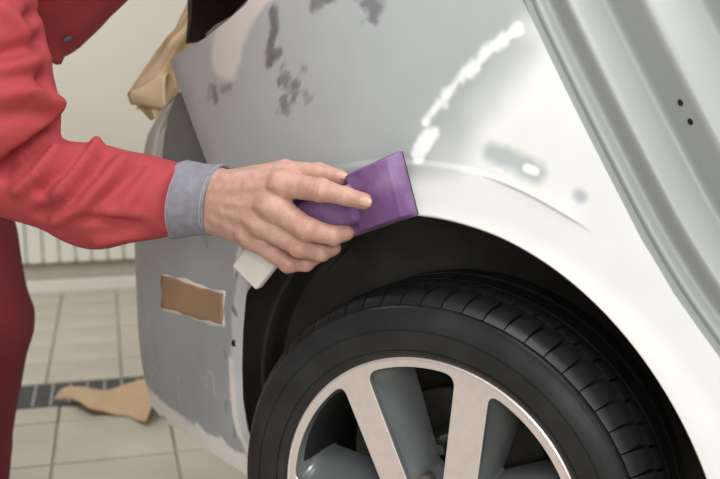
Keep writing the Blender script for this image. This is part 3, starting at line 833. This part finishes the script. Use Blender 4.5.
# hand joints
wt, wb_ = J(212, 186, -.088), J(208, 214, -.086)
ft, fb = J(160, 186, -.112), J(158, 214, -.112)
mc = {'index': J(284, 184, -.104), 'middle': J(272, 206, -.112), 'ring': J(260, 223, -.110), 'little': J(250, 236, -.102)}
fing = {'index': [mc['index'], J(320, 190, -.107), J(345, 196, -.102), J(364, 201.5, -.0975)],
        'middle': [mc['middle'], J(307, 229, -.110), J(333, 235.5, -.092), J(346, 233, -.076)],
        'ring': [mc['ring'], J(300, 246, -.104), J(321, 252, -.086), J(333, 248, -.070)],
        'little': [mc['little'], J(289, 263, -.094), J(306, 263, -.078), J(318, 256, -.064)]}
frad = {'index': [.0180, .0150, .0124, .0103], 'middle': [.0185, .0158, .0130, .0108], 'ring': [.0175, .0150, .0125, .0105], 'little': [.0160, .0130, .0112, .0095]}
thumb = [J(238, 184, -.074), J(284, 173, -.074), J(318, 173, -.066), J(340, 177.5, -.061)]
trad = [.022, .0165, .0135, .0105]
def hand_sdf(P):
    d = smin(cone(P, wt, ft, .0245, .030), cone(P, wb_, fb, .0245, .031), .02)
    pal = d
    base = {'index': wt, 'middle': .6*wt+.4*wb_, 'ring': .35*wt+.65*wb_, 'little': wb_}
    for k, c in mc.items():
        pal = smin(pal, cone(P, base[k]+np.array([.01, -.004, 0]), c+np.array([0, .004, 0]), .024, frad[k][0]+.001), .016)
    # thumb ball and heel of the hand
    pal = smin(pal, cone(P, .6*wt+.4*wb_+np.array([.02, .012, 0]), thumb[1], .024, .0165), .014)
    pal = smin(pal, cone(P, wb_+np.array([.02, .01, .004]), mc['little']+np.array([-.006, .016, .004]), .022, .016), .014)
    fs_ = None
    for k in ('index', 'middle', 'ring', 'little'):
        ch, rr_ = fing[k], frad[k]; f = None
        for i in range(3):
            c = cone(P, ch[i], ch[i+1], rr_[i]*.97, rr_[i+1]*(.97 if i < 2 else 1)); f = c if f is None else smin(f, c, .004)
        f = smin(f, np.linalg.norm(P-(ch[1]+np.array([0, -.002, 0])), axis=1)-rr_[1]*.98, .004)
        fs_ = f if fs_ is None else smin(fs_, f, .0016)
    f = None
    for i in range(3):
        c = cone(P, thumb[i], thumb[i+1], trad[i], trad[i+1]); f = c if f is None else smin(f, c, .005)
    d = smin(pal, fs_, .011)
    d = smin(d, f, .005)
    # knuckle bumps
    for k in ('index', 'middle', 'ring', 'little'):
        d = smin(d, np.linalg.norm(P-(mc[k]+np.array([.002, -.010, 0])), axis=1)-.0080, .014)
    return d
allp = np.array([wt, wb_, ft, fb]+[q for k in fing for q in fing[k]]+thumb)
HV, HF = nets(hand_sdf, allp.min(0)-.04, allp.max(0)+.03, 0.00135)
HV = relax(HV, HF, 2, .5); HN = vnormals(HV, HF)
# skin creases over the finger joints, tendons on the back of the hand
disp = np.zeros(len(HV))
def crease(c, ax, width, gap, n, amp, reach):
    t = (HV-c)@ax; near = np.exp(-np.sum((HV-c)**2, 1)/reach**2); s = 0
    for k in range(n): s = s+np.exp(-((t-(k-(n-1)/2)*gap)/width)**2)
    return -amp*s*near
for k in fing:
    ch = fing[k]
    a1 = ch[2]-ch[0]; a1 /= np.linalg.norm(a1)
    if k == 'index': disp += crease(ch[1]+np.array([0, -.012, .002]), a1, .0010, .0038, 3, .0026, .0115)
    else: disp += crease(ch[1]+np.array([0, -.012, .002]), a1, .0011, .004, 2, .0013, .010)
    a2 = ch[3]-ch[1]; a2 /= np.linalg.norm(a2); disp += crease(ch[2]+np.array([0, -.010, .001]), a2, .0009, .003, 2, .0013, .008)
for k in mc:
    b0 = {'index': wt, 'middle': .6*wt+.4*wb_, 'ring': .35*wt+.65*wb_, 'little': wb_}[k]+np.array([.03, -.028, 0]); e0 = mc[k]+np.array([0, -.02, 0])
    disp += .0014*np.exp(-(segdist(HV, [b0, e0])/.006)**2)
disp += .0006*vnoise(HV, 90, 2)
HV = HV+HN*disp[:, None]
# skin tint: redder knuckles and fingertips, tan wrist
base = np.array(rgb(194, 153, 137)[:3]); HC = np.tile(base, (len(HV), 1))
mred = np.zeros(len(HV))
for k in fing:
    for i, s_ in ((1, .016), (3, .016), (0, .018)): mred = np.maximum(mred, np.exp(-(np.linalg.norm(HV-fing[k][i], axis=1)/s_/1.3)**2)*(.9 if i else .5))
mred = np.maximum(mred, np.exp(-(np.linalg.norm(HV-thumb[3], axis=1)/.02)**2)*.6)
mt = sstep(.06, .0, np.linalg.norm(HV-wt, axis=1)*.5+np.linalg.norm(HV-wb_, axis=1)*.5)
HC = lerp(HC, rgb(182, 126, 114)[:3], mred*.8); HC = lerp(HC, rgb(182, 134, 108)[:3], mt*.6)
HC = HC*(1+.06*vnoise(HV, 60, 5)+.04*vnoise(HV, 160, 6))[:, None]

# head (above the picture frame), built upright then tipped towards the work
hc = np.array([-.475, -.01, 1.385])
fdir = np.array([.80, -.10, -.59]); fdir /= np.linalg.norm(fdir)
sdir = np.cross([0, 0, 1], fdir); sdir /= np.linalg.norm(sdir); udir = np.cross(fdir, sdir)
Rh = np.stack([fdir, sdir, udir], 1)              # local (front, side, up) -> world
neck0 = np.array([-.63, -.01, 1.25])
def head_sdf(P):
    q = (P-hc)@Rh
    d = ellip(q, (-.012, 0, .03), (.098, .076, .095))
    d = smin(d, ellip(q, (.025, 0, -.055), (.062, .056, .075)), .03)          # jaw
    d = smin(d, ellip(q, (.078, 0, -.105), (.022, .024, .018)), .02)           # chin
    d = smin(d, cone(q, (.088, 0, .018), (.112, 0, -.028), .009, .013), .012)  # nose
    for s in (-1, 1):
        d = smin(d, ellip(q, (.078, s*.034, .026), (.018, .026, .009)), .012)  # brow
        d = smin(d, cone(q, (.055, s*.048, -.02), (.07, s*.04, -.03), .016, .014), .02)
        d = smin(d, ellip(q, (-.012, s*.079, -.01), (.018, .010, .032)), .006)  # ear
        d = np.maximum(d, -ellip(q, (.094, s*.032, .006), (.014, .016, .009)))  # eye socket
    d = smin(d, cone(q, (.092, -.016, -.062), (.092, .016, -.062), .008, .008), .008)   # lips
    d = np.maximum(d, -(cone(q, (.102, -.022, -.062), (.102, .022, -.062), .0022, .0022)))
    dn = cone(P, neck0, hc-.05*udir-.02*fdir, .062, .056)
    return smin(d, dn, .025)
NV, NF = nets(head_sdf, hc-.26, hc+.16, .0055)
NV = relax(NV, NF, 1, .4)
HCN = np.tile(np.array(rgb(206, 160, 138)[:3]), (len(NV), 1))
BV = np.concatenate([HV, NV]); BF = np.concatenate([HF, NF+len(HV)])
# the rest of the body under the clothes, joining hand and head
sh_r, el_r = J(-52, -48, -.235), J(14, 190, -.225)
cuff_a, cuff_b = J(175, 200, -.105), J(214, 200, -.088)
pel = np.array([-1.05, -.02, .84]); che = np.array([-.785, -.01, 1.13])
sh_l = np.array([-.81, .18, 1.14]); el_l = np.array([-1.10, .29, 1.02]); wr_l = np.array([-1.17, .12, .90])
hip_r, kn_r, an_r = np.array([-1.05, -.13, .82]), np.array([-.855, -.15, .44]), np.array([-.93, -.15, .09])
hip_l, kn_l, an_l = np.array([-1.075, .08, .82]), np.array([-.985, .09, .46]), np.array([-1.075, .09, .09])
el_c = J(-8, 152, -.205)
def core_sdf(P):
    d = smin(cone(P, pel, che, .12, .13), cone(P, che, neck0, .10, .06), .06)
    for a, b, r1, r2 in ((sh_r, el_c, .045, .028), (el_c, .5*(ft+fb), .028, .03), (che, sh_r, .08, .055), (che, sh_l, .08, .055), (sh_l, el_l, .055, .045), (el_l, wr_l, .045, .03),
                         (pel, hip_r, .11, .09), (pel, hip_l, .11, .09), (hip_r, kn_r, .075, .05), (kn_r, an_r, .05, .035), (hip_l, kn_l, .075, .05), (kn_l, an_l, .05, .035)):
        d = smin(d, cone(P, a, b, r1, r2), .03)
    return d
KV, KF = nets(core_sdf, (-1.3, -.42, .03), (-.25, .45, 1.36), .02)
KC = np.tile(np.array(rgb(206, 160, 138)[:3]), (len(KV), 1))
BF = np.concatenate([BF, KF+len(BV)]); BV = np.concatenate([BV, KV]); BC = np.concatenate([HC, HCN, KC])
me = mesh('body', BV, BF); paint(me, np.c_[BC, np.ones(len(BC))])
body = link('body', me, M['skin'], person, True)

# fingernails
def nail(c, tipdir, up, L, Wd, name='fingernail'):
    t = tipdir/np.linalg.norm(tipdir); n_ = up-(up@t)*t; n_ /= np.linalg.norm(n_); s = np.cross(t, n_); V = []
    nu, nv = 9, 9
    for i in range(nu):
        a = -1+2*i/(nu-1)
        for j in range(nv):
            b = -1+2*j/(nv-1); ss_ = b*math.sqrt(max(0, 1-(abs(a)**3.2)*.75))
            V.append(c+t*a*L/2+s*ss_*Wd/2+n_*(-.0022*b*b-.0010*max(0, a)**2-.0004*max(0, -a)**2))
    o = obj(name, V, gridfaces(nu, nv), M['nail'], body, True); solid(o, .0007, 0); return o
def surf_point(px, py, Yg, sdf):
    d = ray(px, py); d = d/np.linalg.norm(d); p = at(px, py, Yg)-d*.05
    for _ in range(60):
        s = float(sdf(p[None])[0]); p = p+d*s*.8
        if abs(s) < 1e-5: break
    e = 1e-4; g = np.array([float(sdf((p+dd_)[None])[0]-sdf((p-dd_)[None])[0]) for dd_ in np.eye(3)*e]); return p, g/np.linalg.norm(g)
p, g = surf_point(364.5, 201.5, -.10, hand_sdf); nail(p+g*.0009, fing['index'][3]-fing['index'][2], g, .0165, .0115)
p, g = surf_point(341, 174.8, -.07, hand_sdf); nail(p+g*.0008, thumb[3]-thumb[2], g, .016, .011)

# jacket ------------------------------------------------------------------------
sl_end = .42*cuff_a+.58*cuff_b
ca0, ca1 = J(181, 200, -.102), J(219, 200, -.085)
tilt = np.array([0.97, .10, -.18]); tilt /= np.linalg.norm(tilt)
el_f, mid_f = J(-4, 170, -.235), J(94, 196, -.165)
def jack_sdf(P):
    arm = cone(P, sh_r, J(-6, 118, -.235), .100, .088)
    fore = smin(cone(P, el_f, mid_f, .058, .068), cone(P, mid_f, cuff_a+np.array([.03, .01, .001]), .068, .0480), .02)
    fore = np.maximum(fore, (P-ca0)@tilt-.004)
    a = smin(arm, fore, .012)
    t = smin(cone(P, pel+np.array([0, 0, .02]), che, .145, .128), cone(P, che+np.array([.035, .02, -.03]), che+np.array([.165, .02, .055]), .150, .146), .05)
    t = smin(t, cone(P, che+np.array([-.02, -.04, .02]), sh_r, .12, .10), .05)
    t = smin(t, cone(P, che+np.array([-.02, .04, .02]), sh_l, .11, .08), .05)
    la = smin(cone(P, sh_l, el_l, .085, .075), cone(P, el_l, wr_l, .07, .055), .02)
    t = smin(t, la, .02)
    d = smin(a, t, .022)
    # open neck and hem
    d = np.maximum(d, .075-np.linalg.norm(P-(neck0+np.array([.05, 0, .06])), axis=1))
    return d
JV, JF_ = nets(jack_sdf, (-1.27, -.40, .62), (-.24, .46, 1.36), .0058)
JV = relax(JV, JF_, 2, .5); JN = vnormals(JV, JF_)
disp = np.zeros(len(JV))
def fold(pts, wid, amp):
    global disp
    Q = [surf_point(px, py, -.25, jack_sdf)[0] for px, py in pts]
    disp += 1.7*amp*np.exp(-(segdist(JV, Q)/(.85*wid))**2)
# ridges (+) and valleys (-) read off the sleeve
for pts, wid, amp in (
        ([(62, 122), (44, 142), (20, 158), (2, 172)], .010, -.022), ([(74, 136), (56, 152), (36, 176), (18, 190)], .010, .011), ([(84, 148), (66, 168), (40, 190)], .009, -.009),
        ([(96, 146), (82, 166), (58, 196)], .011, .010), ([(104, 156), (94, 172), (72, 200), (40, 214)], .010, -.008), ([(124, 160), (104, 180), (80, 206), (56, 220)], .011, .008),
        ([(138, 168), (120, 186), (98, 208)], .009, -.006), ([(164, 224), (130, 222), (100, 219), (80, 220)], .006, -.006), ([(160, 214), (130, 214), (104, 211)], .010, .005),
        ([(160, 236), (128, 234), (98, 240)], .010, .006), ([(150, 172), (136, 190), (126, 204)], .010, .005), ([(168, 172), (150, 184)], .008, -.004),
        ([(4, 54), (24, 48), (44, 40)], .013, -.010), ([(0, 70), (30, 62), (56, 56)], .014, .011), ([(54, 66), (42, 80), (46, 90)], .009, -.012), ([(2, 96), (30, 92), (56, 104)], .016, .010), ([(0, 118), (24, 112), (50, 116)], .012, -.004),
        ([(30, 14), (40, 10), (46, 2)], .008, -.008), ([(4, 10), (20, 26), (28, 40)], .014, .008), ([(24, 20), (36, 18)], .008, -.006)):
    fold(pts, wid, amp)
anis = JV*[1, 1, .55]
disp += .0035*vnoise(anis, 14, 21)+.0018*vnoise(anis, 30, 22)
disp *= sstep(.0, .03, np.abs((JV-ca0)@tilt)+.1*(np.linalg.norm(JV-ca0, axis=1) > .12))
JV2 = relax(JV+JN*disp[:, None], JF_, 1, .5)
jk = link('jacket', mesh('jacket', JV2, JF_), M['red'], person, True); jk['label'] = 'red work jacket'
# cuff: a doubled band round the wrist, sleeve edge to wrist
def cuff_ring(c, ax, ry, rz, k, n=40):
    ax = ax/np.linalg.norm(ax); upv = np.array([0, 0, 1.0]); upv = upv-(upv@ax)*ax; upv /= np.linalg.norm(upv); sd = np.cross(ax, upv)
    return [c+upv*rz*math.cos(2*math.pi*i/n)+sd*ry*math.sin(2*math.pi*i/n) for i in range(n)]
axc = J(213, 197, -.088)-J(175, 203, -.104); axc = axc+np.array([0, 0, .035])*0
V = []; prof_c = [(0.02, .030, .044), (-.06, .044, .0560), (.0, .0455, .0570), (.05, .0445, .0560), (.5, .0415, .0515), (.90, .0410, .0500), (.94, .0415, .0505), (1.0, .0405, .0495), (.99, .038, .0465), (.6, .037, .045), (.2, .037, .046)]
for t, ry, rz in prof_c:
    c = ca0*(1-t)+ca1*t; V += cuff_ring(c, tilt, ry, rz, 0)
V = np.array(V); V = V+.0012*vnoise(V, 60, 4)[:, None]*np.array([0, -1, .3])
cf = obj('cuff', V, gridfaces(len(prof_c), 40, False, True), M['denim'], jk, True, 50); cf['label'] = 'grey cuff'
for t, ry, rz in ((.075, .0438, .0543), (.92, .0415, .0505)):
    c = ca0*(1-t)+ca1*t; ring = cuff_ring(c, tilt, ry+.0002, rz+.0002, 0)
    obj('stitching', *tube(ring+[ring[0]], .0007, 6), M['stitch'], jk)
# small grey-blue patch on the jacket front
pp, gg = surf_point(67, 38, -.02, jack_sdf); aa_ = np.cross(gg, [0, 0, 1.0]); aa_ /= np.linalg.norm(aa_); bb_ = np.cross(aa_, gg); V = []
for i in range(6):
    for k in range(16):
        th = 2*math.pi*k/16; r_ = i/5; V.append(pp+gg*(.004-.002*r_*r_)+aa_*.007*r_*math.cos(th)+bb_*.008*r_*math.sin(th))
obj('chest_patch', V, gridfaces(6, 16, False, True), M['shirt'], jk, True)

# trousers and shoes -------------------------------------------------------------
def trou_sdf(P):
    d = smin(cone(P, pel, hip_r, .145, .125), cone(P, pel, hip_l, .145, .125), .05)
    for h_, k_, a_ in ((hip_r, kn_r, an_r), (hip_l, kn_l, an_l)):
        d = smin(d, cone(P, h_, k_, .110, .082), .03); d = smin(d, cone(P, k_, a_, .082, .070), .03)
    return d
TV, TF = nets(trou_sdf, (-1.28, -.34, .02), (-.68, .3, 1.06), .011)
TV = relax(TV, TF, 1, .5); TN = vnormals(TV, TF)
TV = TV+TN*(.006*vnoise(TV*[1, 1, .6], 11, 31)+.003*vnoise(TV, 26, 32))[:, None]
link('trousers', mesh('trousers', TV, TF), M['darkred'], person, True)['label'] = 'dark red work trousers'
for a_ in (an_r, an_l):
    def shoe_sdf(P, a_=a_):
        b = a_*[1, 1, 0]
        d = smin(cone(P, b+[-.04, 0, .045], b+[.13, 0, .035], .045, .036), cone(P, b+[-.03, 0, .06], b+[-.01, 0, .12], .05, .05), .04)
        return np.maximum(d, .002-P[:, 2])
    SV, SF = nets(shoe_sdf, a_*[1, 1, 0]+[-.14, -.09, -.02], a_*[1, 1, 0]+[.23, .09, .2], .009)
    link('shoe', mesh('shoe', relax(SV, SF, 1), SF), M['shoe'], person, True)
# hair and eyes
def hair_sdf(P):
    q = (P-hc)@Rh
    d = ellip(q, (-.018, 0, .042), (.104, .083, .098))
    return np.maximum(np.maximum(d, (q[:, 0]*.75-q[:, 2]-.012)), -(ellip(q, (-.012, 0, .03), (.094, .072, .091))))
GV, GF = nets(hair_sdf, hc-.2, hc+.2, .006)
link('hair', mesh('hair', relax(GV, GF, 1), GF), M['hair'], person, True)
for s in (-1, 1):
    c = hc+Rh@np.array([.079, s*.032, .006]); V, F = [], []
    for i in range(9):
        th = math.pi*i/8
        for k in range(12):
            ph = 2*math.pi*k/12; V.append(c+.0115*np.array([math.sin(th)*math.cos(ph), math.sin(th)*math.sin(ph), math.cos(th)]))
    obj('eye', V, gridfaces(9, 12, False, True), M['eye'], person, True)
